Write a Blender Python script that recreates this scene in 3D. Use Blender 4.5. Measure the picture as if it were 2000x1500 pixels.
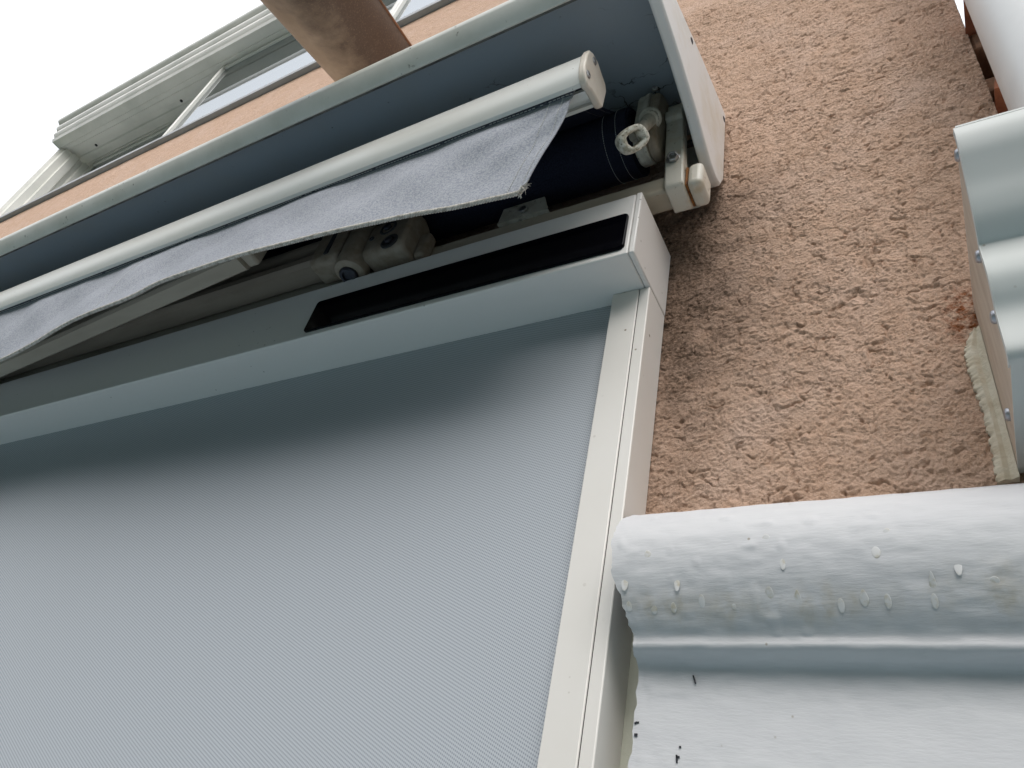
import bpy, bmesh, math, random
import numpy as np
from mathutils import Vector, Matrix

# ------------------------------------------------------------------ reset
for o in list(bpy.data.objects):
    bpy.data.objects.remove(o, do_unlink=True)
scene = bpy.context.scene
COL = scene.collection
random.seed(7)

# ------------------------------------------------------------------ camera
# origin of heights: the camera (eye level, 1.6 m above the terrace); wall plane y = 0
RCAM = [[0.8660505, 0.4606131, 0.1944018], [-0.161969, 0.626359, -0.7625225], [-0.4729932, 0.6288959, 0.6170636]]
cam_data = bpy.data.cameras.new("camera")
cam_data.sensor_width = 36.0
cam_data.lens = 36.0 * 1457.92 / 2000.0
cam_data.clip_start = 0.02
cam_data.clip_end = 5000.0
cam = bpy.data.objects.new("camera", cam_data)
COL.objects.link(cam)
r, u, b = RCAM[0], [-v for v in RCAM[1]], [-v for v in RCAM[2]]
cam.matrix_world = Matrix(((r[0], u[0], b[0], 0.0), (r[1], u[1], b[1], -0.6), (r[2], u[2], b[2], 0.0), (0, 0, 0, 1)))
scene.camera = cam

# ------------------------------------------------------------------ sky and sun (overcast)
SUN_EL, SUN_AZ = math.radians(43), math.radians(18)      # azimuth measured from straight out of the wall, towards +x
world = bpy.data.worlds.new("World")
scene.world = world
world.use_nodes = True
nt = world.node_tree
nt.nodes.clear()
sky = nt.nodes.new("ShaderNodeTexSky")
sky.sky_type = 'NISHITA'
sky.sun_disc = False
sky.sun_elevation = SUN_EL
sky.sun_rotation = math.pi - SUN_AZ
sky.air_density = 1.0
sky.dust_density = 4.0
sky.ozone_density = 1.0
hs = nt.nodes.new("ShaderNodeHueSaturation")
hs.inputs['Saturation'].default_value = 0.22
cl = nt.nodes.new("ShaderNodeMixRGB")                    # an even white cloud sheet over the blue
cl.blend_type = 'MIX'
cl.inputs[0].default_value = 0.7
cl.inputs[2].default_value = (10.1, 10.5, 11.1, 1)
bg = nt.nodes.new("ShaderNodeBackground")
bg.inputs['Strength'].default_value = 0.068
out = nt.nodes.new("ShaderNodeOutputWorld")
nt.links.new(sky.outputs[0], hs.inputs['Color'])
nt.links.new(hs.outputs[0], cl.inputs[1])
nt.links.new(cl.outputs[0], bg.inputs['Color'])
nt.links.new(bg.outputs[0], out.inputs['Surface'])

sun_data = bpy.data.lights.new("sun", 'SUN')
sun_data.energy = 1.0
sun_data.angle = math.radians(46)
sun_data.color = (1.0, 0.97, 0.93)
sun = bpy.data.objects.new("sun", sun_data)
COL.objects.link(sun)
sd = Vector((math.cos(SUN_EL) * math.sin(SUN_AZ), -math.cos(SUN_EL) * math.cos(SUN_AZ), math.sin(SUN_EL)))
sun.rotation_euler = sd.to_track_quat('Z', 'Y').to_euler()
sun.location = sd * 20

scene.view_settings.view_transform = 'Standard'
scene.view_settings.look = 'None'
scene.view_settings.exposure = 1.25
scene.view_settings.gamma = 1.0
scene.view_settings.use_curve_mapping = False
scene.render.engine = 'CYCLES'
scene.cycles.max_bounces = 8

# ------------------------------------------------------------------ materials
def nd(t, typ, **kw):
    n = t.nodes.new(typ)
    for k, v in kw.items():
        setattr(n, k, v)
    return n

def ramp(t, src, p0, p1, c0=(0, 0, 0, 1), c1=(1, 1, 1, 1)):
    rp = nd(t, "ShaderNodeValToRGB")
    rp.color_ramp.elements[0].position = p0
    rp.color_ramp.elements[1].position = p1
    rp.color_ramp.elements[0].color = c0
    rp.color_ramp.elements[1].color = c1
    t.links.new(src, rp.inputs[0])
    return rp.outputs[0]

def noise(t, vec, scale, detail=4.0, rough=0.55):
    n = nd(t, "ShaderNodeTexNoise")
    n.inputs['Scale'].default_value = scale
    n.inputs['Detail'].default_value = detail
    n.inputs['Roughness'].default_value = rough
    t.links.new(vec, n.inputs['Vector'])
    return n.outputs['Fac']

def mixc(t, fac, a, b, mode='MIX'):
    m = nd(t, "ShaderNodeMixRGB", blend_type=mode)
    for i, v in ((0, fac), (1, a), (2, b)):
        if hasattr(v, 'is_linked') or hasattr(v, 'links'):
            t.links.new(v, m.inputs[i])
        else:
            m.inputs[i].default_value = v if i == 0 else (v if len(v) == 4 else (*v, 1))
    return m.outputs[0]

def math_(t, op, a, b=0.0):
    m = nd(t, "ShaderNodeMath", operation=op)
    for i, v in ((0, a), (1, b)):
        if hasattr(v, 'links'):
            t.links.new(v, m.inputs[i])
        else:
            m.inputs[i].default_value = v
    return m.outputs[0]

def mat(name, base, rough=0.5, metal=0.0, var=None, dirt=None, specks=None, bumps=(), spec=0.5, coat=0.0,
        scale3=(1, 1, 1), extra=None, rough_var=0.0):
    """var=(colour, noise scale, lo, hi); dirt the same; specks=(colour, scale, threshold); bumps=[(scale, detail, distance, strength)]"""
    m = bpy.data.materials.new(name)
    m.use_nodes = True
    t = m.node_tree
    p = t.nodes["Principled BSDF"]
    tc = nd(t, "ShaderNodeTexCoord")
    mp = nd(t, "ShaderNodeMapping")
    mp.inputs['Scale'].default_value = scale3
    t.links.new(tc.outputs['Object'], mp.inputs['Vector'])
    vec = mp.outputs[0]
    c = (*base, 1)
    for d in (var, dirt):
        if d:
            c = mixc(t, ramp(t, noise(t, vec, d[1], 6, 0.6), d[2], d[3]), c, (*d[0], 1))
    if specks:
        v = nd(t, "ShaderNodeTexVoronoi")
        v.inputs['Scale'].default_value = specks[1]
        t.links.new(tc.outputs['Object'], v.inputs['Vector'])
        s = ramp(t, v.outputs['Distance'], specks[2] * 0.6, specks[2], (1, 1, 1, 1), (0, 0, 0, 1))
        g = ramp(t, noise(t, tc.outputs['Object'], specks[1] * 0.13, 2), 0.52, 0.6)
        c = mixc(t, math_(t, 'MULTIPLY', s, g), c, (*specks[0], 1))
    if extra:
        c = extra(t, tc, c)
    if hasattr(c, 'links'):
        t.links.new(c, p.inputs['Base Color'])
    else:
        p.inputs['Base Color'].default_value = c
    p.inputs['Roughness'].default_value = rough
    if rough_var:
        rr = nd(t, "ShaderNodeMapRange")
        rr.inputs['To Min'].default_value = rough - rough_var
        rr.inputs['To Max'].default_value = rough + rough_var
        t.links.new(noise(t, vec, 25, 4), rr.inputs['Value'])
        t.links.new(rr.outputs[0], p.inputs['Roughness'])
    p.inputs['Metallic'].default_value = metal
    p.inputs['Specular IOR Level'].default_value = spec
    p.inputs['Coat Weight'].default_value = coat
    last = None
    for sc, det, dist, st in bumps:
        bn = nd(t, "ShaderNodeBump")
        bn.inputs['Distance'].default_value = dist
        bn.inputs['Strength'].default_value = st
        t.links.new(noise(t, vec, sc, det, 0.6), bn.inputs['Height'])
        if last:
            t.links.new(last, bn.inputs['Normal'])
        last = bn.outputs[0]
    if last:
        t.links.new(last, p.inputs['Normal'])
    return m

def plaster_extra(t, tc, c):
    # sand grains of differing colour in the render
    c = mixc(t, math_(t, 'MULTIPLY', ramp(t, noise(t, tc.outputs['Object'], 520, 4, 0.75), 0.50, 0.62), 0.55), c, (0.42, 0.275, 0.205, 1))
    c = mixc(t, math_(t, 'MULTIPLY', ramp(t, noise(t, tc.outputs['Object'], 410, 4, 0.75), 0.55, 0.66), 0.6), c, (0.70, 0.53, 0.43, 1))
    a = nd(t, "ShaderNodeAttribute", attribute_name="stain_shade")  # mask for wall dirt and the contact shade painted with it
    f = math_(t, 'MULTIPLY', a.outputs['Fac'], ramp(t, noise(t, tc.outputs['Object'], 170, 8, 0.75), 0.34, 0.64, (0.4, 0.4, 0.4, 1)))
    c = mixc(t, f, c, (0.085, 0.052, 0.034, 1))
    a2 = nd(t, "ShaderNodeAttribute", attribute_name="rust")
    f2 = math_(t, 'MULTIPLY', a2.outputs['Fac'], ramp(t, noise(t, tc.outputs['Object'], 120, 6, 0.7), 0.4, 0.6))
    return mixc(t, f2, c, (0.24, 0.075, 0.022, 1))

M = {}
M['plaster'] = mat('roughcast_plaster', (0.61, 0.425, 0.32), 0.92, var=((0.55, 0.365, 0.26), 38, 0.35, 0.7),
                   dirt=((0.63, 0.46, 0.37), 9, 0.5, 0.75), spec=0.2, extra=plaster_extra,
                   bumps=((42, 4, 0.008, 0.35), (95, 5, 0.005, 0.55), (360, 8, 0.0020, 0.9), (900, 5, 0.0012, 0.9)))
M['cassette'] = mat('cream_powder_coat', (0.74, 0.715, 0.685), 0.36, specks=((0.42, 0.40, 0.36), 60, 0.10), bumps=((1400, 2, 0.00008, 0.4),), rough_var=0.04)
M['rail'] = mat('cream_rail_coat', (0.75, 0.72, 0.68), 0.40, var=((0.72, 0.685, 0.64), 6, 0.4, 0.7), specks=((0.22, 0.16, 0.10), 42, 0.09), bumps=((1400, 2, 0.00008, 0.4),))
M['gasket'] = mat('dark_groove', (0.03, 0.03, 0.032), 0.7)
M['solar'] = mat('black_solar_glass', (0.0015, 0.0015, 0.003), 0.07, spec=0.06, coat=0.0)
M['hood'] = mat('aged_hood_paint', (0.70, 0.69, 0.64), 0.30, var=((0.58, 0.57, 0.51), 14, 0.4, 0.75),
                dirt=((0.16, 0.15, 0.12), 60, 0.66, 0.74), specks=((0.12, 0.11, 0.09), 70, 0.12), bumps=((300, 3, 0.0003, 0.3),))
def hood_in_extra(t, tc, c):
    # fine drawn-out cracks and grime specks in the old paint of the underside
    v = nd(t, "ShaderNodeTexVoronoi", feature='DISTANCE_TO_EDGE')
    v.inputs['Scale'].default_value = 11
    mp = nd(t, "ShaderNodeMapping"); mp.inputs['Scale'].default_value = (0.6, 1.6, 1.6)
    n = nd(t, "ShaderNodeTexNoise"); n.inputs['Scale'].default_value = 22; n.inputs['Detail'].default_value = 4
    t.links.new(tc.outputs['Object'], n.inputs['Vector'])
    ad = nd(t, "ShaderNodeMixRGB", blend_type='ADD'); ad.inputs[0].default_value = 0.06
    t.links.new(tc.outputs['Object'], ad.inputs[1]); t.links.new(n.outputs['Color'], ad.inputs[2])
    t.links.new(ad.outputs[0], mp.inputs['Vector']); t.links.new(mp.outputs[0], v.inputs['Vector'])
    f = ramp(t, v.outputs['Distance'], 0.004, 0.012, (1, 1, 1, 1), (0, 0, 0, 1))
    sx = nd(t, "ShaderNodeSeparateXYZ"); t.links.new(tc.outputs['Object'], sx.inputs[0])
    g = math_(t, 'MULTIPLY', ramp(t, noise(t, tc.outputs['Object'], 7, 3), 0.48, 0.56), ramp(t, math_(t, 'ADD', sx.outputs[0], 1.0), 0.45, 0.6))
    return mixc(t, math_(t, 'MULTIPLY', f, g), c, (0.05, 0.045, 0.04, 1))
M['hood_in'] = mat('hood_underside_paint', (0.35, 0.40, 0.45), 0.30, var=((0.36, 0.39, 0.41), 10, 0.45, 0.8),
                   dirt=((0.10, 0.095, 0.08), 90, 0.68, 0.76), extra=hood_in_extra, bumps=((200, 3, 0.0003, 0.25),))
M['seam'] = mat('dark_seam_grime', (0.09, 0.09, 0.08), 0.6, var=((0.02, 0.02, 0.02), 20, 0.45, 0.6))
M['cap'] = mat('white_plastic_cap', (0.76, 0.755, 0.745), 0.42, var=((0.60, 0.54, 0.42), 12, 0.45, 0.8), specks=((0.2, 0.16, 0.12), 55, 0.08), bumps=((90, 4, 0.0004, 0.25),))
M['bar'] = mat('front_bar_paint', (0.70, 0.70, 0.665), 0.32, var=((0.60, 0.58, 0.52), 20, 0.45, 0.8), specks=((0.35, 0.32, 0.28), 70, 0.08), scale3=(0.15, 1, 1))
M['barcap'] = mat('cream_plastic_cap', (0.66, 0.60, 0.52), 0.4, var=((0.58, 0.50, 0.41), 40, 0.45, 0.75))
M['steel'] = mat('dull_zinc_steel', (0.42, 0.42, 0.42), 0.38, 0.9, var=((0.2, 0.19, 0.18), 200, 0.4, 0.7))
M['steel_blue'] = mat('blued_zinc_screw', (0.42, 0.44, 0.48), 0.42, 0.7)
M['dark_steel'] = mat('dark_bolt_steel', (0.05, 0.05, 0.06), 0.4, 0.7)
M['alloy'] = mat('dirty_cream_casting', (0.50, 0.47, 0.40), 0.55, var=((0.30, 0.26, 0.20), 55, 0.42, 0.72), dirt=((0.10, 0.08, 0.06), 120, 0.60, 0.72), bumps=((260, 5, 0.0006, 0.6),))
M['alloy_brown'] = mat('grimy_brown_casting', (0.30, 0.245, 0.185), 0.6, var=((0.20, 0.15, 0.10), 60, 0.4, 0.7), bumps=((260, 5, 0.0006, 0.5),))
M['eye'] = mat('worn_crank_eye', (0.74, 0.71, 0.62), 0.6, var=((0.40, 0.36, 0.27), 130, 0.45, 0.6), dirt=((0.12, 0.10, 0.07), 260, 0.58, 0.68), bumps=((300, 5, 0.0006, 0.6),))
M['bracket'] = mat('cream_bracket_paint', (0.64, 0.60, 0.52), 0.45, var=((0.56, 0.47, 0.34), 40, 0.52, 0.72), dirt=((0.24, 0.17, 0.09), 110, 0.63, 0.73), bumps=((200, 4, 0.0004, 0.4),))
M['torsion'] = mat('beige_bar_paint', (0.53, 0.47, 0.375), 0.5, var=((0.42, 0.35, 0.26), 22, 0.4, 0.75), dirt=((0.2, 0.16, 0.11), 140, 0.66, 0.74), bumps=((150, 4, 0.0004, 0.35),), scale3=(0.3, 1, 1))
M['rust'] = mat('orange_rust', (0.30, 0.12, 0.03), 0.85, var=((0.12, 0.04, 0.015), 180, 0.45, 0.6), bumps=((500, 5, 0.0008, 0.8),))
M['arm'] = mat('dark_arm_paint', (0.28, 0.225, 0.175), 0.45, var=((0.20, 0.155, 0.12), 26, 0.4, 0.7), scale3=(0.2, 1, 1))  # evenly dark brown base, mottled by noise
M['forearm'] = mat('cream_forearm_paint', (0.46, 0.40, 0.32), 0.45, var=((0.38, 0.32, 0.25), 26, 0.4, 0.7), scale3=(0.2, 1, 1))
M['navy'] = mat('navy_awning_cloth', (0.022, 0.024, 0.042), 0.9, var=((0.013, 0.014, 0.026), 500, 0.4, 0.6), spec=0.15, bumps=((900, 2, 0.0004, 0.5),))
M['thread'] = mat('pale_thread', (0.62, 0.62, 0.60), 0.9, spec=0.2)
M['thread_dark'] = mat('brown_thread', (0.20, 0.18, 0.17), 0.9, spec=0.2)
def valance_extra(t, tc, c):
    n1 = noise(t, tc.outputs['Object'], 420, 3, 0.7)
    c = mixc(t, ramp(t, n1, 0.42, 0.62), c, (0.27, 0.285, 0.33, 1))
    n2 = noise(t, tc.outputs['Object'], 900, 2, 0.7)
    return mixc(t, ramp(t, n2, 0.60, 0.70), c, (0.15, 0.16, 0.19, 1))
M['valance'] = mat('heather_grey_cloth', (0.40, 0.415, 0.45), 0.92, spec=0.15, extra=valance_extra, bumps=((600, 3, 0.0006, 0.6), (38, 2, 0.002, 0.2)))
M['valance_hem'] = mat('dark_grey_hem_cloth', (0.10, 0.11, 0.135), 0.92, var=((0.19, 0.20, 0.24), 420, 0.45, 0.6), spec=0.15, bumps=((600, 3, 0.0006, 0.6),))
M['braid'] = mat('cream_braid_cotton', (0.60, 0.57, 0.52), 0.95, var=((0.36, 0.33, 0.29), 160, 0.45, 0.65), spec=0.1, bumps=((1200, 3, 0.0004, 0.6),))

def make_screen_mat():
    m = bpy.data.materials.new('woven_screen_mesh'); m.use_nodes = True
    t = m.node_tree; p = t.nodes["Principled BSDF"]
    tc = nd(t, "ShaderNodeTexCoord")
    def wave(direction, pitch, phase=0.0):
        vm = nd(t, "ShaderNodeVectorMath", operation='DOT_PRODUCT')
        d = Vector(direction).normalized() * (2 * math.pi / pitch)
        vm.inputs[1].default_value = d
        t.links.new(tc.outputs['Object'], vm.inputs[0])
        return math_(t, 'SINE', math_(t, 'ADD', vm.outputs['Value'], phase))
    # basket weave drawn out along a shallow diagonal twill line
    w1 = wave((0.405, 0, 0.914), 0.00285)
    w2 = wave((1, 0, -0.25), 0.00215)
    h = math_(t, 'ADD', math_(t, 'MULTIPLY', w1, 0.52), math_(t, 'MULTIPLY', w2, 0.48))
    f = ramp(t, math_(t, 'ADD', math_(t, 'MULTIPLY', h, 0.5), 0.5), 0.12, 0.62)
    col = mixc(t, f, (0.26, 0.285, 0.32, 1), (0.50, 0.525, 0.56, 1))
    col = mixc(t, math_(t, 'MULTIPLY', ramp(t, noise(t, tc.outputs['Object'], 5, 4), 0.35, 0.75), 0.10), col, (0.40, 0.42, 0.44, 1))
    t.links.new(col, p.inputs['Base Color'])
    p.inputs['Roughness'].default_value = 0.9
    p.inputs['Specular IOR Level'].default_value = 0.1
    return m
M['screen'] = make_screen_mat()
M['dormer'] = mat('white_window_coat', (0.76, 0.74, 0.69), 0.35, var=((0.60, 0.595, 0.55), 5, 0.4, 0.7))
M['sill'] = mat('grey_sill_zinc', (0.33, 0.34, 0.35), 0.5, var=((0.26, 0.265, 0.27), 8, 0.4, 0.7))
M['blind'] = mat('pale_room_blind', (0.42, 0.44, 0.41), 0.8)
def make_glass():
    m = bpy.data.materials.new('window_glass'); m.use_nodes = True
    t = m.node_tree; t.nodes.clear()
    o = nd(t, "ShaderNodeOutputMaterial"); fr = nd(t, "ShaderNodeFresnel"); fr.inputs['IOR'].default_value = 12.0
    tr = nd(t, "ShaderNodeBsdfTransparent"); tr.inputs[0].default_value = (0.82, 0.88, 0.86, 1)
    gl = nd(t, "ShaderNodeBsdfGlossy"); gl.inputs['Roughness'].default_value = 0.015; gl.inputs['Color'].default_value = (0.95, 0.98, 1, 1)
    mx = nd(t, "ShaderNodeMixShader")
    t.links.new(fr.outputs[0], mx.inputs[0]); t.links.new(tr.outputs[0], mx.inputs[1]); t.links.new(gl.outputs[0], mx.inputs[2])
    t.links.new(mx.outputs[0], o.inputs['Surface'])
    return m
M['glass'] = make_glass()
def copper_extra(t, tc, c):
    # shaded side painted in: darker brown over the right half of the trough
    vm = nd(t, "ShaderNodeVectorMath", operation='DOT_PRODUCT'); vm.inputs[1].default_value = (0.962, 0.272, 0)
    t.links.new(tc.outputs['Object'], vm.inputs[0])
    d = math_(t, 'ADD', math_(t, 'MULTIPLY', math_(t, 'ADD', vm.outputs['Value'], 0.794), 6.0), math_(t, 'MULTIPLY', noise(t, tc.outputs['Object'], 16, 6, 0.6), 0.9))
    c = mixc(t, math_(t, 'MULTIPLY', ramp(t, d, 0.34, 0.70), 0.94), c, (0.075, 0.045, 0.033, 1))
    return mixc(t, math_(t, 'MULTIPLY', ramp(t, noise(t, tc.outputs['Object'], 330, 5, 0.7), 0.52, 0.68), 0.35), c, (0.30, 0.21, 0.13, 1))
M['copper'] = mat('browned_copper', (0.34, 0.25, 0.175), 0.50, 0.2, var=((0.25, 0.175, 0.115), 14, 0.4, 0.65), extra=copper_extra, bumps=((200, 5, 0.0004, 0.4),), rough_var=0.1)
M['copper_bright'] = mat('bright_copper_rim', (0.32, 0.17, 0.105), 0.4, 0.6)
def nd_attr(t, name):
    return nd(t, "ShaderNodeAttribute", attribute_name=name).outputs['Fac']
def ledge_extra(t, tc, c):
    f = math_(t, 'MULTIPLY', nd_attr(t, 'grime'), ramp(t, noise(t, tc.outputs['Object'], 45, 7, 0.7), 0.40, 0.68))
    return mixc(t, f, c, (0.43, 0.385, 0.30, 1))
M['ledge'] = mat('brushed_white_paint', (0.60, 0.60, 0.61), 0.75, spec=0.25, var=((0.56, 0.56, 0.575), 22, 0.4, 0.7), scale3=(0.22, 1, 1),
                 bumps=((70, 6, 0.0018, 0.25), (480, 4, 0.0006, 0.45)), extra=ledge_extra, specks=((0.35, 0.32, 0.28), 48, 0.07))
M['drip'] = mat('milky_paint_drip', (0.64, 0.635, 0.63), 0.45, var=((0.50, 0.46, 0.37), 160, 0.45, 0.65))
M['chip'] = mat('dark_chip', (0.02, 0.022, 0.028), 0.8)
M['filler'] = mat('cream_sealant', (0.60, 0.60, 0.50), 0.6, bumps=((120, 4, 0.001, 0.6),))
M['pvc'] = mat('white_gutter_coat', (0.60, 0.61, 0.595), 0.65, var=((0.60, 0.62, 0.60), 7, 0.4, 0.7), specks=((0.4, 0.38, 0.34), 50, 0.06))
M['pvc_pipe'] = mat('white_pipe_plastic', (0.72, 0.72, 0.72), 0.35, var=((0.66, 0.66, 0.665), 12, 0.4, 0.7), specks=((0.85, 0.85, 0.85), 30, 0.08))
M['wood'] = mat('bare_end_board', (0.60, 0.51, 0.42), 0.75, var=((0.50, 0.40, 0.32), 60, 0.4, 0.7), scale3=(1, 1, 0.25), bumps=((200, 5, 0.0006, 0.5),))
M['foam'] = mat('yellowed_foam', (0.64, 0.59, 0.48), 0.85, var=((0.55, 0.48, 0.36), 70, 0.4, 0.7), bumps=((180, 5, 0.002, 0.8),))
M['terracotta'] = mat('fired_clay_tile', (0.38, 0.135, 0.065), 0.8, var=((0.20, 0.07, 0.04), 30, 0.4, 0.65), dirt=((0.42, 0.25, 0.16), 45, 0.58, 0.7), bumps=((120, 5, 0.0015, 0.6),))
M['mortar'] = mat('tan_mortar', (0.36, 0.21, 0.13), 0.9, var=((0.22, 0.13, 0.085), 60, 0.4, 0.65), bumps=((90, 6, 0.003, 0.8),))
M['lawn'] = mat('mown_lawn', (0.05, 0.075, 0.03), 0.9, var=((0.035, 0.055, 0.02), 2, 0.4, 0.7))
M['leaves'] = mat('blocker_foliage', (0.055, 0.085, 0.035), 0.8, var=((0.02, 0.032, 0.014), 3, 0.35, 0.65), bumps=((6, 6, 0.3, 1.0),))
M['ground'] = mat('terrace_paving', (0.235, 0.325, 0.375), 0.9, var=((0.19, 0.265, 0.31), 0.8, 0.35, 0.7), bumps=((12, 6, 0.01, 0.4),))

# ------------------------------------------------------------------ mesh helpers
def add(name, verts, faces, m, parent=None, smooth=None, bevel=0.0, seg=2):
    me = bpy.data.meshes.new(name)
    me.from_pydata([tuple(v) for v in verts], [], faces)
    bm = bmesh.new(); bm.from_mesh(me)
    bmesh.ops.recalc_face_normals(bm, faces=bm.faces)
    bm.to_mesh(me); bm.free()
    me.materials.append(M[m])
    o = bpy.data.objects.new(name, me)
    COL.objects.link(o)
    if parent is not None:
        o.parent = parent
        o.matrix_parent_inverse = parent.matrix_world.inverted()
    if bevel:
        bv = o.modifiers.new("bevel", 'BEVEL'); bv.width = bevel; bv.segments = seg; bv.limit_method = 'ANGLE'; bv.angle_limit = math.radians(40)
        me.shade_smooth(); me.set_sharp_from_angle(angle=math.radians(70))
    if smooth is not None:
        me.shade_smooth(); me.set_sharp_from_angle(angle=math.radians(smooth))
    return o

def empty(name, loc, label, cat, group=None):
    o = bpy.data.objects.new(name, None)
    COL.objects.link(o)
    o.location = loc
    o.empty_display_size = 0.05
    bpy.context.view_layer.update()
    tag(o, label, cat, group)
    return o

def tag(o, label, cat, group=None):
    o['label'] = label; o['category'] = cat
    if group: o['group'] = group
    return o

def box(x0, x1, y0, y1, z0, z1):
    v = [(x, y, z) for x in (x0, x1) for y in (y0, y1) for z in (z0, z1)]
    f = [(0, 1, 3, 2), (4, 6, 7, 5), (0, 4, 5, 1), (2, 3, 7, 6), (0, 2, 6, 4), (1, 5, 7, 3)]
    return v, f

def prism_x(prof, x0, x1, n=1, off=None):
    """closed (y, z) outline extruded along x"""
    k = len(prof); V = []; F = []
    for i in range(n + 1):
        x = x0 + (x1 - x0) * i / n
        for (y, z) in prof:
            V.append((x, y, z))
    for i in range(n):
        for j in range(k):
            a, b2 = i * k + j, i * k + (j + 1) % k
            F.append((a, b2, b2 + k, a + k))
    F.append(tuple(range(k))[::-1]); F.append(tuple(n * k + j for j in range(k)))
    return V, F

def prism_z(prof, z0, z1):
    k = len(prof)
    V = [(x, y, z0) for x, y in prof] + [(x, y, z1) for x, y in prof]
    F = [(j, (j + 1) % k, (j + 1) % k + k, j + k) for j in range(k)]
    F += [tuple(range(k))[::-1], tuple(range(k, 2 * k))]
    return V, F

def frame_of(d):
    d = Vector(d).normalized()
    a = Vector((0, 0, 1)) if abs(d.z) < 0.9 else Vector((1, 0, 0))
    s = d.cross(a).normalized(); t = s.cross(d)
    return d, s, t

def lathe(p, axis, prof, n=24, squash=None):
    """prof: list of (radius, distance along axis), closed ends"""
    d, s, t = frame_of(axis); p = Vector(p); V = []; F = []
    for (r_, h) in prof:
        for i in range(n):
            a = 2 * math.pi * i / n
            V.append(p + d * h + (s * math.cos(a) + t * math.sin(a)) * r_)
    m_ = len(prof)
    for j in range(m_ - 1):
        for i in range(n):
            a, b2 = j * n + i, j * n + (i + 1) % n
            F.append((a, b2, b2 + n, a + n))
    F.append(tuple(range(n))[::-1]); F.append(tuple((m_ - 1) * n + i for i in range(n)))
    return V, F

def tube(path, r_, n=6, closed=False, V=None, F=None):
    V = [] if V is None else V; F = [] if F is None else F
    base = len(V); P = [Vector(q) for q in path]; m_ = len(P); up = None
    for i, q in enumerate(P):
        if closed: d = P[(i + 1) % m_] - P[i - 1]
        else: d = P[min(i + 1, m_ - 1)] - P[max(i - 1, 0)]
        d.normalize()
        if up is None:
            _, s, t = frame_of(d)
        else:
            s = (up - d * up.dot(d)).normalized(); t = d.cross(s)
        up = s
        rr = r_[i] if isinstance(r_, (list, tuple)) else r_
        for k in range(n):
            a = 2 * math.pi * k / n
            V.append(q + (s * math.cos(a) + t * math.sin(a)) * rr)
    for i in range(m_ if closed else m_ - 1):
        for k in range(n):
            a = base + i * n + k; b2 = base + i * n + (k + 1) % n
            c = base + ((i + 1) % m_) * n + (k + 1) % n; d2 = base + ((i + 1) % m_) * n + k
            F.append((a, b2, c, d2))
    if not closed:
        F.append(tuple(base + k for k in range(n))[::-1]); F.append(tuple(base + (m_ - 1) * n + k for k in range(n)))
    return V, F

def resample(pts, step):
    out_ = []
    for a, b2 in zip(pts, pts[1:]):
        L = math.dist(a, b2); n = max(1, int(round(L / step)))
        for i in range(n):
            out_.append(tuple(a[k] + (b2[k] - a[k]) * i / n for k in range(len(a))))
    out_.append(tuple(pts[-1]))
    return out_

def smooth_curve(pts, n=8):
    """Catmull-Rom through the points"""
    P = [Vector(p) for p in pts]; P = [P[0] * 2 - P[1]] + P + [P[-1] * 2 - P[-2]]; o = []
    for i in range(1, len(P) - 2):
        for k in range(n):
            t = k / n
            o.append(0.5 * ((2 * P[i]) + (P[i + 1] - P[i - 1]) * t + (2 * P[i - 1] - 5 * P[i] + 4 * P[i + 1] - P[i + 2]) * t * t
                            + (3 * P[i] - P[i - 1] - 3 * P[i + 1] + P[i + 2]) * t ** 3))
    o.append(P[-2])
    return o

def vnoise(X, Y, scale, seed):
    x = X * scale + seed * 17.3; y = Y * scale - seed * 9.1
    xi = np.floor(x).astype(np.int64); yi = np.floor(y).astype(np.int64)
    fx = x - xi; fy = y - yi
    fx = fx * fx * fx * (fx * (fx * 6 - 15) + 10); fy = fy * fy * fy * (fy * (fy * 6 - 15) + 10)
    def h(a, b_):
        n = (a * 374761393 + b_ * 668265263 + seed * 1442695041) & 0x7fffffff
        n = ((n ^ (n >> 13)) * 1274126177) & 0x7fffffff
        return ((n ^ (n >> 16)) & 0xffff) / 65535.0
    return (h(xi, yi) * (1 - fx) + h(xi + 1, yi) * fx) * (1 - fy) + (h(xi, yi + 1) * (1 - fx) + h(xi + 1, yi + 1) * fx) * fy

def worley(X, Y, scale, seed):
    """nearest and second nearest distance to jittered cell points, and a random value of the nearest cell"""
    x = X * scale; y = Y * scale
    xi = np.floor(x).astype(np.int64); yi = np.floor(y).astype(np.int64)
    def h(a, b_, sd_):
        n = (a * 374761393 + b_ * 668265263 + sd_ * 1442695041) & 0x7fffffff
        n = ((n ^ (n >> 13)) * 1274126177) & 0x7fffffff
        return ((n ^ (n >> 16)) & 0xffff) / 65535.0
    d1 = np.full(X.shape, 9.0); d2 = np.full(X.shape, 9.0); v = np.zeros(X.shape)
    for dx in (-1, 0, 1):
        for dy in (-1, 0, 1):
            cx = xi + dx; cy = yi + dy
            d = np.hypot(cx + h(cx, cy, seed) - x, cy + h(cx, cy, seed + 1) - y)
            near = d < d1
            d2 = np.where(near, d1, np.minimum(d2, d)); v = np.where(near, h(cx, cy, seed + 2), v); d1 = np.where(near, d, d1)
    return d1, d2, v

# ------------------------------------------------------------------ ground, out of view: pale terrace and dark lawn added for bounced light
GZ = -1.6
g = add('lawn', [(-400, -400, GZ - .02), (400, -400, GZ - .02), (400, 400, GZ - .02), (-400, 400, GZ - .02)], [(0, 1, 2, 3)], 'lawn')
g['kind'] = 'structure'
g = add('terrace', *box(-6.0, 3.0, -2.6, -.0005, GZ - .1, GZ), 'ground', bevel=.01)
g['kind'] = 'structure'
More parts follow.
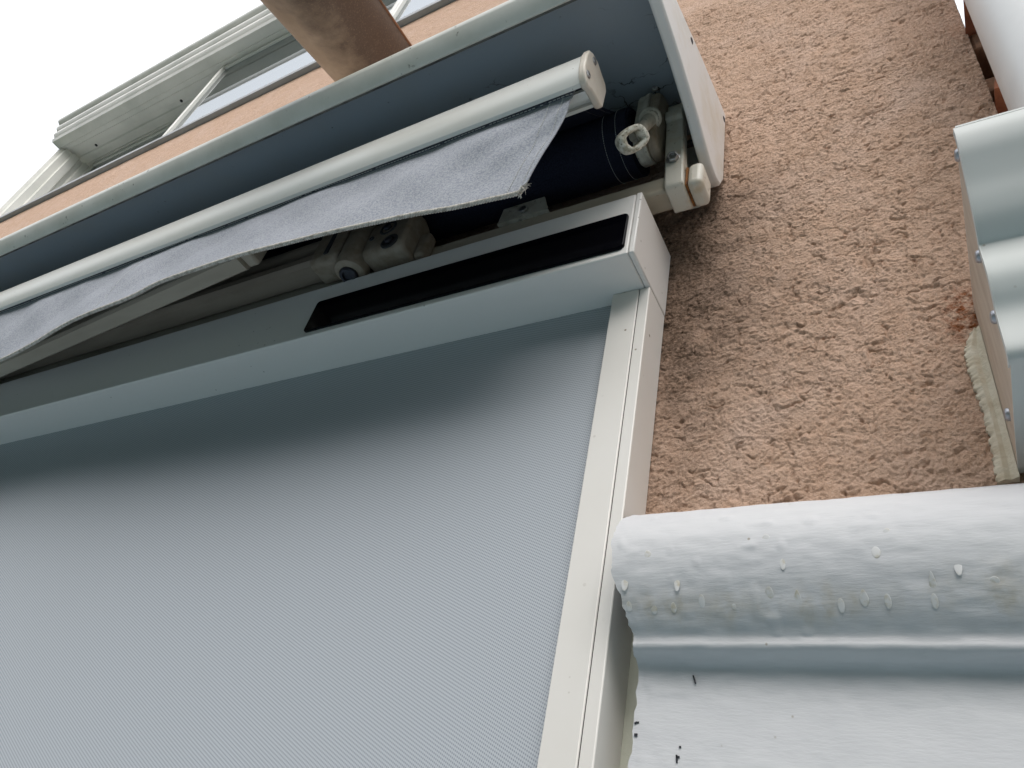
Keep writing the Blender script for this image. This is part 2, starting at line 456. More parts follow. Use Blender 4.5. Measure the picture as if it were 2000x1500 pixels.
# added tree belt, out of view, blocks low sky light from the front
tx = np.linspace(-26, 22, 150); tz = np.linspace(0, 1, 26)
tX, tZ = np.meshgrid(tx, tz)
top = 4.4 + 2.4 * vnoise(tX, tX * 0, .35, 51) + 1.0 * vnoise(tX, tX * 0, 1.3, 52)
tY = -9.5 + 1.6 * (vnoise(tX, tZ * 7, .7, 53) - .5) + .9 * (vnoise(tX, tZ * 7, 2.2, 54) - .5) + 1.2 * tZ ** 2
TV = np.stack([tX, tY, GZ - .02 + top * tZ], -1).reshape(-1, 3); ti = np.arange(len(TV)).reshape(tX.shape)
TF = np.stack([ti[:-1, :-1], ti[:-1, 1:], ti[1:, 1:], ti[1:, :-1]], -1).reshape(-1, 4).tolist()
nb = len(TV); TB = TV.copy(); TB[:, 1] -= 2.0
belt = add('sky_blocker_trees', np.concatenate([TV, TB]).tolist(), TF + [tuple(nb + k for k in reversed(f)) for f in TF] + [(int(ti[-1, k]), int(ti[-1, k + 1]), nb + int(ti[-1, k + 1]), nb + int(ti[-1, k])) for k in range(149)], 'leaves', smooth=60)
belt['kind'] = 'stuff'
tag(belt, 'added unseen tree belt blocking low sky light', 'trees')

# ------------------------------------------------------------------ house wall of roughcast
def build_wall():
    XL, XR, ZT = -3.76, 0.128, 2.19
    xs = np.concatenate([np.linspace(XL, -0.30, 140), np.arange(-0.2985, XR - 0.0005, 0.0012), [XR]])
    zs = np.concatenate([np.linspace(GZ - 0.05, 0.32, 30), np.arange(0.3216, 1.06, 0.0012), np.arange(1.06, 1.46, 0.0018), np.linspace(1.462, ZT, 110)])
    X, Z = np.meshgrid(xs, zs)
    wx = X + 0.009 * (vnoise(X, Z, 75, 9) - .5) + 0.004 * (vnoise(X, Z, 190, 11) - .5); wz = Z + 0.009 * (vnoise(X, Z, 75, 10) - .5) + 0.004 * (vnoise(X, Z, 190, 12) - .5)
    n1 = vnoise(wx, wz * 1.35, 26, 1); n2 = vnoise(wx, wz * 1.4, 85, 2); n3 = vnoise(wx, wz * 1.25, 230, 3); n4 = vnoise(wx, wz * 1.1, 520, 4)
    # scraped crevices: narrow valleys along warped contour lines, only in patches
    cr = 1 - np.abs(2 * vnoise(wx, wz * 1.7, 62, 6) - 1)
    cr = np.clip((cr - 0.84) / 0.16, 0, 1) * np.clip((vnoise(wx, wz * 1.2, 48, 7) - 0.45) * 5, 0, 1) * np.clip((n2 - .2) * 2, 0, 1)
    pit = np.clip((0.17 - vnoise(wx, wz * 1.5, 150, 8)) / 0.17, 0, 1)
    a1, a2, av = worley(wx, wz * 1.25, 165, 60); b1, b2_, bv_ = worley(wx, wz * 1.15, 330, 70)
    grain = (0.35 + 0.65 * av) * np.clip((a2 - a1) * 2.2, 0, 1) ** 0.6
    grain2 = (0.3 + 0.7 * bv_) * np.clip((b2_ - b1) * 2.0, 0, 1) ** 0.6
    H = 0.0014 * (n1 - .5) + 0.0012 * (n2 - .5) + 0.0010 * (n4 - .5) + 0.0021 * grain + 0.0012 * grain2 - 0.0016 - 0.0040 * cr - 0.0026 * pit
    fine = np.clip((X + 0.32) / 0.05, 0, 1) * np.clip((1.5 - Z) / 0.08, 0, 1) * np.clip((Z - 0.30) / .03, 0, 1)
    H = H * (0.35 + 0.65 * fine)
    nx, nz = len(xs), len(zs)
    V = np.stack([X, -H, Z], -1).reshape(-1, 3)
    idx = np.arange(nx * nz).reshape(nz, nx)
    q = np.stack([idx[:-1, :-1], idx[:-1, 1:], idx[1:, 1:], idx[1:, :-1]], -1).reshape(-1, 4)
    # returns: right and left sides and the top, running back into the house
    DEPTH = 2.5
    ring_r = idx[:, -1]; ring_l = idx[:, 0]; ring_t = idx[-1, :]
    extraV = []; extraF = []
    base = len(V)
    def back(ids):
        nonlocal base
        s = base
        for i in ids:
            v = V[i]; extraV.append((v[0], DEPTH, v[2])); base += 1
        for k in range(len(ids) - 1):
            extraF.append((int(ids[k]), int(ids[k + 1]), s + k + 1, s + k))
    # the corner is rounded and rough: a strip of several columns before running back
    back(ring_r); back(ring_l); back(ring_t)
    V = np.concatenate([V, np.array(extraV)])
    me = bpy.data.meshes.new('house_wall')
    faces = q.tolist() + extraF
    me.from_pydata(V.tolist(), [], faces)
    me.shade_smooth()
    me.materials.append(M['plaster'])
    o = bpy.data.objects.new('house_wall', me); COL.objects.link(o)
    # dirt mixed with painted contact shade beside the blind head and a rust patch at the gutter end
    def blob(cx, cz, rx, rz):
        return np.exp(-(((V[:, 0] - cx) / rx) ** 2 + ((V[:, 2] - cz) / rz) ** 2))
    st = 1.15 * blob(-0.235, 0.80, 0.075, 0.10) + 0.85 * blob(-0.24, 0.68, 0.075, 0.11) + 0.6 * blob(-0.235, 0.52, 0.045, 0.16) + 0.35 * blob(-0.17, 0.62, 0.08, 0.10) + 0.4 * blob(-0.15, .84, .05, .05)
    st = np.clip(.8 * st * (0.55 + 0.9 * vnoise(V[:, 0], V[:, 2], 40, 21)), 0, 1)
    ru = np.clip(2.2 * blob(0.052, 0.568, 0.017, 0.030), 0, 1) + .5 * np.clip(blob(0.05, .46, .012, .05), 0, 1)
    for nm, arr in (('stain_shade', st), ('rust', ru)):
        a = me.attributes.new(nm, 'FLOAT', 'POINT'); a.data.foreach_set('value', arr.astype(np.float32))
    return o
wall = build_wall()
tag(wall, 'salmon pink roughcast house wall with dark dirt and painted contact shade beside the blind', 'wall')

# ------------------------------------------------------------------ dormer window above the wall
DX0, DX1 = -3.74, -0.10
dormer = empty('dormer_window', (-2.0, 0.0, 2.19), 'wide white dormer window with moulded cornice on top of the pink wall', 'window')
hp = [(-.042, 2.92), (-.050, 2.934), (-.046, 2.948), (-.060, 2.962), (-.063, 2.975), (-.058, 2.990), (-.072, 3.004), (-.075, 3.018), (-.071, 3.032), (-.088, 3.044), (-.093, 3.054), (-.093, 3.063), (1.6, 3.10), (1.6, 3.0),
      (.20, 2.97), (.155, 2.97), (.155, 2.953), (.138, 2.953), (.134, 2.962), (.112, 2.962), (.108, 2.945), (.092, 2.945), (.086, 2.952), (.066, 2.952), (.062, 2.934), (.030, 2.934), (.026, 2.926), (.004, 2.926), (0.0, 2.92)]
cornice = add('cornice', *prism_x(hp, DX0 - 0.004, DX1), 'dormer', dormer, smooth=35)
jp = [(DX0, 0.0), (DX0 + .022, 0.0), (DX0 + .026, .014), (DX0 + .044, .018), (DX0 + .048, .050), (DX0 + .062, .054), (DX0 + .066, .088), (DX0 + .054, .094), (DX0 + .056, .112), (DX0 + .072, .118), (DX0 + .078, .155), (DX0 + .078, .20), (DX0, .20)]
add('jamb', *prism_z(jp, 2.216, 2.919), 'dormer', dormer, smooth=35)
add('jamb', *prism_z([(DX1 - .078, 0), (DX1, 0), (DX1, .2), (DX1 - .078, .2)], 2.216, 2.919), 'dormer', dormer, bevel=.004)
add('sill', *box(DX0 - .02, DX1 + .02, -.0175, .20, 2.1925, 2.2135), 'sill', dormer, bevel=.002)
add('bottom_rail', *box(DX0 + .08, DX1 - .08, .012, .20, 2.215, 2.243), 'dormer', dormer, bevel=.003)
# sliding sashes: the far left one on the rear track, the others in front
for (x0, x1, yy) in ((-3.66, -2.44, .140), (-2.492, -1.372, .018), (-1.352, -0.19, .018)):
    zt_ = 2.948 if yy > .1 else 2.9245
    s_ = add('sash', *box(x0, x0 + .018, yy, yy + .034, 2.244, zt_), 'dormer', dormer, bevel=.003)
    add('sash_rail', *box(x0 + .019, x1, yy + .004, yy + .03, zt_ - .028, zt_), 'dormer', s_, bevel=.003)
    add('sash_rail', *box(x0 + .019, x1, yy + .004, yy + .03, 2.244, 2.262), 'dormer', s_, bevel=.003)
    add('pane', *box(x0 + .019, x1, yy + .014, yy + .020, 2.2625, zt_ - .0285), 'glass', s_)
    add('sash', *box(x1 + .0005, x1 + .018, yy, yy + .034, 2.244, zt_), 'dormer', dormer, bevel=.003)
add('blind', *box(DX0 + .10, DX1 - .10, .30, .31, 2.2, 2.96), 'blind', dormer)
add('side_cheek', *box(DX0, DX0 + .05, .201, 1.5, 2.191, 2.995), 'dormer', dormer)
for (x, y) in ((-3.542, .074), (-2.861, .074), (-2.184, .074), (-1.50, .074)):
    add('screw', *lathe((x, y, 2.9515), (0, 0, -1), [(.0075, 0), (.0075, .0025), (.005, .004)], 12), 'gasket', cornice, smooth=40)

# ------------------------------------------------------------------ copper spout
spout = empty('copper_spout', (-0.826, 0.0, 1.372), 'brown copper rain spout slanting out of the wall above the awning hood', 'spout')
ax = Vector((-.2337, .8264, .5123)).normalized(); A0 = Vector((-.763, -.222, 1.235))
side = ax.cross(Vector((0, 0, 1))).normalized(); upv = side.cross(ax).normalized()
def spout_mesh(r_, th, t0, t1, a0, a1, n=40, m_=24):
    V = []; F = []
    for lay in (0, 1):
        for i in range(m_ + 1):
            c = A0 + ax * (t0 + (t1 - t0) * i / m_)
            for k in range(n + 1):
                a = a0 + (a1 - a0) * k / n
                V.append(c + (side * math.cos(a) + upv * math.sin(a)) * (r_ - lay * th))
    W = (m_ + 1) * (n + 1)
    for i in range(m_):
        for k in range(n):
            a = i * (n + 1) + k
            F.append((a, a + 1, a + n + 2, a + n + 1)); F.append((W + a, W + a + n + 1, W + a + n + 2, W + a + 1))
    for i in range(m_):
        for k in (0, n):
            a = i * (n + 1) + k; F.append((a, a + n + 1, W + a + n + 1, W + a))
    for k in range(n):
        for i in (0, m_):
            a = i * (n + 1) + k; F.append((a, a + 1, W + a + 1, W + a))
    return V, F
SR = 0.0765
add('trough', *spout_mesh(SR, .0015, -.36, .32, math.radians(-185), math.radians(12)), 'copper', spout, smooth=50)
for ang in (-185, 12):
    a = math.radians(ang); o_ = (side * math.cos(a) + upv * math.sin(a)) * (SR)
    add('rim', *tube([A0 + ax * t + o_ for t in (-.36, -.1, .32)], .0028, 10), 'copper_bright', spout, smooth=60)

# ------------------------------------------------------------------ awning hood
HX0, HX1 = -3.20, -0.2005
hood = empty('awning_hood', (-1.7, 0.0, 1.05), 'long grey metal hood over the retracted awning with white plastic end cap', 'hood')
outer = [(.0, 1.050), (-.300, .9475), (-.310, .9435), (-.3165, .937), (-.3190, .929), (-.3170, .921), (-.3015, .9050), (-.2985, .9038), (-.2965, .9055), (-.2972, .9085), (-.2995, .9095)]
mid = [(-.3135, .9225), (-.3145, .929), (-.3105, .9365), (-.3000, .9420)]
add('top_panel', *prism_x(outer + mid + [(.0, 1.0455)], HX0, HX1), 'hood', hood, smooth=40)
inner = [(-.2995, .9412), (-.2995, .9380), (.0, 1.0405), (.0, 1.0448)]
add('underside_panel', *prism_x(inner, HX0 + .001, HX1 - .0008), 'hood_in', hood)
cp = [(-.322, .905), (-.300, .9015), (-.255, .8985), (-.19, .891), (-.117, .874), (-.085, .860), (-.060, .852), (-.036, .852), (-.018, .860), (-.005, .890), (-.005, 1.052), (-.06, 1.038), (-.12, 1.020), (-.22, .983), (-.300, .955), (-.318, .948), (-.326, .936), (-.327, .918)]
add('seam_strip', *box(HX0 + .002, HX1 - .001, -.2962, -.2938, .9050, .9075), 'seam', hood)
capo = add('end_cap', *prism_x(cp, -.200, -.185), 'cap', hood, bevel=.0035, seg=3)
for (y, z) in ((-.160, .988), (-.014, 1.028), (-.27, .945)):
    sc = add('screw', *lathe((-.1852, y, z), (1, 0, 0), [(.0048, 0), (.0048, .0006), (.0036, .0010), (.0034, .0004), (.001, .0004)], 16), 'dark_steel', capo, smooth=40)
capl = add('end_cap', *prism_x(cp, HX0 - .0155, HX0 - .0005), 'cap', hood, bevel=.0035, seg=3)

# ------------------------------------------------------------------ folding arm awning, rolled in
AX0, AX1 = -3.12, -0.268
awn = empty('folding_arm_awning', (-1.7, -0.06, 0.80), 'retracted folding arm awning with grey cloth valance under the hood', 'awning')
# square torsion bar
tb = add('torsion_bar', *box(-3.14, -.2095, -.080, -.048, .792, .824), 'torsion', awn, bevel=.004)
add('wall_plate', *box(-1.62, -1.50, -.0475, -.004, .76, .86), 'torsion', awn, bevel=.003)
# bar end plug
add('end_plug', *box(-.2065, -.1875, -.084, -.044, .786, .828), 'bracket', awn, bevel=.0065, seg=3)
add('rust_seam', *box(-.2091, -.2066, -.0815, -.0465, .7900, .8255), 'rust', awn)
# wall bracket: strap bent under the bar
bp_ = [(-.046, .786), (-.082, .786), (-.087, .789), (-.0885, .795), (-.0885, .845), (-.090, .875), (-.0885, .905), (-.088, .935), (-.094, .938), (-.094, .955), (-.086, .957), (-.084, .985), (-.070, .988), (-.070, .83), (-.0805, .8275), (-.0805, .7913), (-.046, .7913)]
bV, bF = prism_x(bp_, -.2335, -.2095)
bV = [(x - max(0, (z - .80)) * .055, y, z) for (x, y, z) in bV]
brk = add('bracket', bV, bF, 'bracket', awn, bevel=.0022, seg=2)
add('back_strap', *box(-.2300, -.2140, -.0695, -.006, .842, .852), 'bracket', brk, bevel=.002)
add('back_plate', *box(-.2470, -.2050, -.0058, .004, .93, 1.0), 'bracket', brk, bevel=.002)
nut_d = Vector((0.12, -1, -.35)).normalized()
hexp = []
V_, F_ = lathe((-.2245, -.087, .842), nut_d, [(.0098, 0), (.0098, .0015), (.0075, .0030)], 24)
add('washer', V_, F_, 'steel', brk, smooth=35)
V_, F_ = lathe(Vector((-.2245, -.087, .842)) + nut_d * .003, nut_d, [(.0078, 0), (.0078, .0062), (.0068, .0074), (.0050, .0074), (.0046, .0030), (.0005, .0030)], 6)
add('nut', V_, F_, 'steel', brk, bevel=.0005)
V_, F_ = lathe((-.2225, -.0655, .905), (1, 0, -.1), [(.005, 0), (.005, .020), (.007, .020), (.007, .026)], 12)
add('pivot_bolt', V_, F_, 'dark_steel', brk, smooth=35)

# roller with the cloth wound on
RC = (-.075, .936); RR = .0487
def roll():
    V = []; F = []; n = 64
    xs = [-3.08, -.340, -.3395, -.3280, -.3275, -.286]
    rs = [RR, RR, RR, RR, RR, RR]
    for x, rr in zip(xs, rs):
        for i in range(n):
            a = 2 * math.pi * i / n
            V.append((x, RC[0] + rr * math.cos(a), RC[1] + rr * math.sin(a)))
    # end face of wound layers: stepped rings
    k = len(xs); prev = (k - 1) * n
    x = -.286
    for j, rr in enumerate((.0445, .0440, .0400, .0395, .0350, .0345, .0300, .0200)):
        x += .0016 if j % 2 == 0 else .0
        base = len(V)
        for i in range(n):
            a = 2 * math.pi * i / n
            V.append((-.286 + (.0022 if j in (1, 2, 5, 6) else -.0012) + .0004 * math.sin(3 * a + j), RC[0] + rr * math.cos(a), RC[1] + rr * math.sin(a)))
        for i in range(n):
            F.append((prev + i, prev + (i + 1) % n, base + (i + 1) % n, base + i))
        prev = base
    for j in range(k - 1):
        for i in range(n):
            a, b2 = j * n + i, j * n + (i + 1) % n
            F.append((a, b2, b2 + n, a + n))
    F.append(tuple(range(n))[::-1]); F.append(tuple(prev + i for i in range(n)))
    return V, F
roller = add('cloth_roll', *roll(), 'navy', awn, smooth=30)
for xx in (-.3005, -.3190):
    SV, SF = [], []
    for i in range(96):
        a0 = 2 * math.pi * i / 96; a1 = a0 + 2 * math.pi / 96 * .72
        tube([(xx, RC[0] + (RR + .0003) * math.cos(a), RC[1] + (RR + .0003) * math.sin(a)) for a in (a0, (a0 + a1) / 2, a1)], .00034, 4, False, SV, SF)
    st = add('stitching', SV, SF, 'thread', roller); st['kind'] = 'stuff'
# loose end of thread on the roll
add('loose_thread', *tube(smooth_curve([(-.3005, RC[0] - RR * .75, RC[1] - RR * .68), (-.297, RC[0] - RR * .80, RC[1] - RR * .74), (-.292, RC[0] - RR * .80, RC[1] - RR * .80)], 5), .0003, 4), 'thread', roller)
# cloth running from the roll to the front bar
cV = []; cF = []
a_top = math.radians(118)
p_top = (RC[0] + (RR + .0006) * math.cos(a_top), RC[1] + (RR + .0006) * math.sin(a_top))
for i in range(2):
    x = (-3.05, -.302)[i]
    for k in range(9):
        t = k / 8
        y = p_top[0] + (-.212 - p_top[0]) * t; z = p_top[1] + (.846 - p_top[1]) * t - .006 * math.sin(math.pi * t)
        cV.append((x, y, z)); cV.append((x, y + .0008, z + .0012))
for k in range(8):
    a = k * 2; cF.append((a, a + 2, a + 20, a + 18)); cF.append((a + 1, a + 19, a + 21, a + 3))
cF += [(18 + 2 * k, 20 + 2 * k, 21 + 2 * k, 19 + 2 * k) for k in range(8)] + [(2 * k, 1 + 2 * k, 3 + 2 * k, 2 + 2 * k) for k in range(8)]
canopy = add('canopy_cloth', cV, cF, 'navy', awn, smooth=60)
for dx in (.006, .020):
    SV, SF = [], []
    for i in range(28):
        t0 = i / 28; t1 = t0 + .024
        seg_ = []
        for t in (t0, t1):
            y = p_top[0] + (-.212 - p_top[0]) * t; z = p_top[1] + (.846 - p_top[1]) * t - .006 * math.sin(math.pi * t)
            seg_.append((-.302 - dx, y, z - .0004))
        tube(seg_, .0003, 4, False, SV, SF)
    st = add('stitching', SV, SF, 'thread_dark', canopy); st['kind'] = 'stuff'

# gear box with crank eye
def stadium(cy, cz, rt, rb, h, n=14):
    p = []
    for i in range(n + 1):
        a = math.pi * i / n; p.append((cy + rt * math.cos(a), cz + rt * math.sin(a)))
    for i in range(n + 1):
        a = math.pi + math.pi * i / n; p.append((cy + rb * math.cos(a), cz - h + rb * math.sin(a)))
    return p
def gear_outline(rt, rb):
    return [(y + (z - .94) * .10, z) for (y, z) in stadium(-.088, .962, rt, rb, .078)]
gear = add('gear_box', *prism_x(gear_outline(.0345, .0270), -.2725, -.2570), 'alloy', awn, bevel=.004, seg=3)
add('gear_cover', *prism_x(gear_outline(.0325, .0250), -.2566, -.2425), 'alloy_brown', gear, bevel=.005, seg=3)
add('cover_rib', *prism_x([(y - .0012, z) for y, z in gear_outline(.0350, .0275)], -.2610, -.2555), 'alloy', gear, bevel=.0012)
add('cover_screw', *lathe((-.2475, -.122, .972), (0.25, -1, -.15), [(.0042, 0), (.0042, .002), (.0030, .003)], 12), 'steel', gear, smooth=40)
GE = Vector((-.2500, -.118, .905)); EE = Vector((-.2525, -.152, .808))
sdv = (EE - GE).normalized()
V_, F_ = lathe(GE - sdv * .004, sdv, [(.0150, 0), (.0150, .006), (.0128, .008), (.0128, .012), (.0098, .014), (.0085, .040), (.0080, (EE - GE).length - .012)], 20)
shaft = add('crank_shaft', V_, F_, 'alloy', gear, smooth=40)
def eye_ring():
    # thick ring with a squarish hole, facing down and outwards
    nrm = (Vector((0, -.6, 0)) - EE).normalized() + Vector((.42, .0, .10)); nrm.normalize()
    ty = (sdv - nrm * sdv.dot(nrm)).normalized(); tx = ty.cross(nrm)
    V = []; F = []; n = 40; m_ = 14
    for i in range(n):
        a = 2 * math.pi * i / n
        sq = (abs(math.cos(a)) ** 4 + abs(math.sin(a)) ** 4) ** -.25
        ro = .0165 * (1 + .45 * (sq - 1)) * .97 + .0006 * math.sin(2 * a + .6)
        ri = .0078 * (sq * .97) + .0003 * math.sin(5 * a) + .0002 * math.sin(8 * a + 1)
        c = (ro + ri) / 2; hw = (ro - ri) / 2; hh = .0110
        for k in range(m_):
            b2 = 2 * math.pi * k / m_
            cx = math.copysign(abs(math.cos(b2)) ** .55, math.cos(b2)); cz = math.copysign(abs(math.sin(b2)) ** .65, math.sin(b2))
            rad = c + hw * cx
            V.append(EE + (tx * math.cos(a) * .93 + ty * math.sin(a) * 1.22) * rad + nrm * hh * cz)
    for i in range(n):
        for k in range(m_):
            a = i * m_ + k; b2 = i * m_ + (k + 1) % m_; c = ((i + 1) % n) * m_ + (k + 1) % m_; d = ((i + 1) % n) * m_ + k
            F.append((a, b2, c, d))
    return V, F
add('crank_eye', *eye_ring(), 'eye', gear, smooth=60)

# angle tab on the torsion bar
tab = add('fixing_tab', [(-.484, -.0815, .8255), (-.403, -.0815, .8255), (-.414, -.0815, .858), (-.481, -.0815, .858), (-.484, -.0840, .8255), (-.403, -.0840, .8255), (-.414, -.0840, .858), (-.481, -.0840, .858)],
          [(0, 1, 2, 3), (4, 7, 6, 5), (0, 4, 5, 1), (1, 5, 6, 2), (2, 6, 7, 3), (3, 7, 4, 0)], 'alloy', awn, bevel=.0008)
add('tab_foot', *box(-.484, -.403, -.0842, -.0560, .8243, .8254), 'alloy', tab)
add('bolt', *lathe((-.443, -.084, .838), (0, -1, 0), [(.0068, 0), (.0068, .004), (.0055, .005)], 6), 'steel', tab, bevel=.0004)

# arm shoulder, upper arm and forearm
sh = add('arm_shoulder', *prism_x([(-.0805, .786), (-.118, .782), (-.127, .790), (-.128, .845), (-.120, .868), (-.098, .872), (-.0805, .862)], -.690, -.612), 'alloy_brown', awn, bevel=.006, seg=3)
add('shoulder_flange', *box(-.612, -.592, -.100, -.0805, .786, .835), 'alloy_brown', sh, bevel=.005, seg=2)
for (x, z) in ((-.652, .833), (-.637, .797)):
    add('recess', *lathe((x, -.1275, z), (0, -1, 0), [(.0150, -.001), (.0150, .0010), (.0118, .0016), (.0105, -.0000), (.0005, -.0002)], 22), 'gasket', sh, smooth=35)
    add('bolt', *lathe((x, -.1277, z), (0, -1, 0), [(.0066, 0), (.0066, .0045), (.0045, .006)], 6), 'dark_steel', sh, bevel=.0005)
add('pin', *lathe((-.678, -.126, .818), (0, -1, 0), [(.0045, -.002), (.0045, .003), (.0030, .0036), (.0028, .001), (.0004, .001)], 14), 'gasket', sh, smooth=35)
add('knuckle', *lathe((-.713, -.112, .768), (0, 0, 1), [(.019, 0), (.0245, .003), (.026, .010), (.026, .090), (.022, .098)], 28), 'alloy_brown', sh, smooth=40)
add('pivot_bolt', *lathe((-.713, -.112, .7685), (0, -.2, -1), [(.0145, 0), (.0145, .006), (.0120, .0085), (.0085, .0085), (.0075, .005), (.0004, .005)], 18), 'dark_steel', sh, smooth=35)
armp = [(-.095, .798), (-.128, .796), (-.1350, .802), (-.1360, .812), (-.1330, .816), (-.1330, .836), (-.1355, .840), (-.1350, .850), (-.1290, .855), (-.096, .855), (-.0905, .850), (-.0905, .803)]
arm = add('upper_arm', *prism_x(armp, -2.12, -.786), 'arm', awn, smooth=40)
add('arm_clevis', *prism_x([(-.092, .786), (-.130, .784), (-.139, .792), (-.140, .856), (-.131, .864), (-.092, .864)], -.7855, -.7300), 'alloy_brown', arm, bevel=.005, seg=2)
add('clevis_slot', *box(-.7560, -.7480, -.1412, -.1385, .798, .856), 'gasket', arm)
fV, fF = prism_x([(.014, -.014), (.011, -.018), (-.014, -.018), (-.019, -.013), (-.020, .010), (-.016, .016), (.010, .016), (.014, .012)], 0, 1)
f0 = Vector((-2.10, -.105, .776)); f1 = Vector((-.870, -.186, .783)); fd = f1 - f0
fV = [f0 + fd * v[0] + Vector((0, v[1], v[2])) for v in fV]
fore = add('forearm', fV, fF, 'forearm', awn, smooth=40)
add('elbow', *lathe((-2.125, -.105, .755), (0, 0, 1), [(.026, 0), (.030, .004), (.030, .100), (.026, .105)], 24), 'alloy_brown', awn, smooth=40)
add('end_fitting', *box(-.8695, -.846, -.214, -.172, .770, .806), 'forearm', fore, bevel=.005, seg=2)
add('bolt', *lathe((-.884, -.2045, .771), (.1, -1, -.6), [(.0095, -.002), (.0095, .004), (.0075, .006), (.0050, .006), (.0045, .002), (.0004, .002)], 14), 'steel', fore, smooth=35)

# front bar
barp = [(-.2500, .8515), (-.2545, .8445), (-.2560, .8300), (-.2550, .8150), (-.2515, .8030), (-.2465, .7955), (-.2415, .7950), (-.2400, .7985), (-.2395, .8100), (-.2330, .8110), (-.2325, .8030), (-.2225, .8030), (-.2222, .8130), (-.2130, .8135), (-.2125, .8070), (-.2075, .8085), (-.2065, .8460), (-.2120, .8535), (-.2350, .8560)]
bar = add('front_bar', *prism_x(barp, AX0, -.2785), 'bar', awn, smooth=35)
add('slot_shadow_strip', *box(AX0 + .01, -.2790, -.2392, -.2335, .8080, .8098), 'gasket', bar)
capp = [(-.2490, .8560), (-.2560, .8490), (-.2585, .8350), (-.2570, .8120), (-.2530, .7990), (-.2470, .7925), (-.2400, .7930), (-.2330, .7985), (-.2200, .8020), (-.2070, .8045), (-.2030, .8090), (-.2030, .8430), (-.2080, .8520), (-.2350, .8600)]
ecap = add('end_cap', *prism_x(capp, -.2782, -.2690), 'barcap', bar, bevel=.0024, seg=3)
for (y, z) in ((-.2475, .8075), (-.2425, .8470)):
    add('screw', *lathe((-.2692, y, z), (1, 0, 0), [(.0050, -.001), (.0050, .0010), (.0036, .0018), (.0014, .0018), (.0012, .0008), (.0003, .0008)], 16), 'steel', ecap, smooth=35)
ecap2 = add('end_cap', *prism_x(capp, AX0 - .0095, AX0 - .0004), 'barcap', bar, bevel=.0024, seg=3)

# valance: hem curve (k = z/(y+0.6) along the hem, measured), swinging in and out
HEMK = [(1.742, -.884), (1.722, -.900), (1.737, -1.00), (1.756, -1.121), (1.790, -1.27), (1.818, -1.419), (1.860, -1.671), (1.896, -1.949), (1.920, -2.151), (1.928, -2.362), (1.928, -2.626), (1.890, -2.80), (1.872, -3.10), (1.836, -3.262), (1.780, -3.40), (1.732, -3.622)]
HZ = .645
hem = []
for k_, xr_ in HEMK:
    L = HZ / k_; hem.append(Vector((xr_ * L, L - .6, HZ)))
xx = hem[-1].x
for i in range(1, 13):
    x_ = xx - i * .13
    hem.append(Vector((x_, -.243 + .016 * math.sin(i * 1.15 + .5), HZ)))
hemc = smooth_curve(hem, 12)
lens = [0.0]
for a, b2 in zip(hemc, hemc[1:]): lens.append(lens[-1] + (b2 - a).length)
NV = 40; TOPZ, TOPY = .8065, -.2365
NU = 420
def hem_at(u):
    s_ = u * lens[-1]
    lo, hi = 0, len(lens) - 1
    while hi - lo > 1:
        md = (lo + hi) // 2
        if lens[md] <= s_: lo = md
        else: hi = md
    t = (s_ - lens[lo]) / max(1e-9, lens[hi] - lens[lo])
    return hemc[lo].lerp(hemc[hi], min(1, max(0, t)))
TX1, TX0 = -.2900, hemc[-1].x
def val_pt(u, v, off=0.0):
    hpnt = hem_at(u)
    # top x follows the hem x on the long run, and pulls out to the corner near the free end
    tx = hpnt.x + (TX1 - hem_at(0).x) * math.exp(-u * 14)
    e = max(v, 0.0) ** 1.25
    x = tx + (hpnt.x - tx) * (max(v, 0.0) ** 1.15)
    yb = TOPY + (hpnt.y - TOPY) * e
    z = TOPZ + (hpnt.z - TOPZ) * v
    s_ = x
    w = math.sin(math.pi * min(1, v * 1.05))
    yb += w * (.0035 * math.sin(s_ * 21 + v * 4.0) + .0014 * math.sin(s_ * 47 - v * 7) + .0005 * math.sin(s_ * 90 + v * 14))
    # diagonal creases fanning from the free corner
    d = math.hypot((s_ + .29) * .9, (TOPZ - z))
    ang = math.atan2(TOPZ - z, -(s_ + .29) + .02)
    yb += w * .0020 * math.sin(ang * 15) * math.exp(-d * 4.0)
    return Vector((x, yb - off, z))
vV = []; vF = []
us = [(i / NU) ** 1.5 for i in range(NU + 1)]
for i in range(NU + 1):
    for j in range(NV + 1):
        vV.append(val_pt(us[i], j / NV))
n0 = len(vV)
for i in range(NU + 1):
    for j in range(NV + 1):
        vV.append(val_pt(us[i], j / NV, -.0011))
def vid(i, j, l=0): return l * n0 + i * (NV + 1) + j
for i in range(NU):
    for j in range(NV):
        vF.append((vid(i, j), vid(i, j + 1), vid(i + 1, j + 1), vid(i + 1, j)))
        vF.append((vid(i, j, 1), vid(i + 1, j, 1), vid(i + 1, j + 1, 1), vid(i, j + 1, 1)))
for j in range(NV):
    for i in (0, NU):
        vF.append((vid(i, j), vid(i, j + 1), vid(i, j + 1, 1), vid(i, j, 1)))
for i in range(NU):
    for j in (0, NV):
        vF.append((vid(i, j), vid(i + 1, j), vid(i + 1, j, 1), vid(i, j, 1)))
val = add('valance', vV, vF, 'valance', awn, smooth=70)
# doubled top hem, standing a little proud
tV = []; tF = []
for i in range(NU + 1):
    for j in range(4):
        q = val_pt(us[i], -.02 + .085 * j / 3, .0011 if j < 3 else .0005); tV.append(q)
    q = val_pt(us[i], .065, -.0002); tV.append(q)
for i in range(NU):
    for j in range(4):
        a = i * 5 + j; tF.append((a, a + 1, a + 6, a + 5))
add('top_hem', tV, tF, 'valance_hem', val, smooth=70)
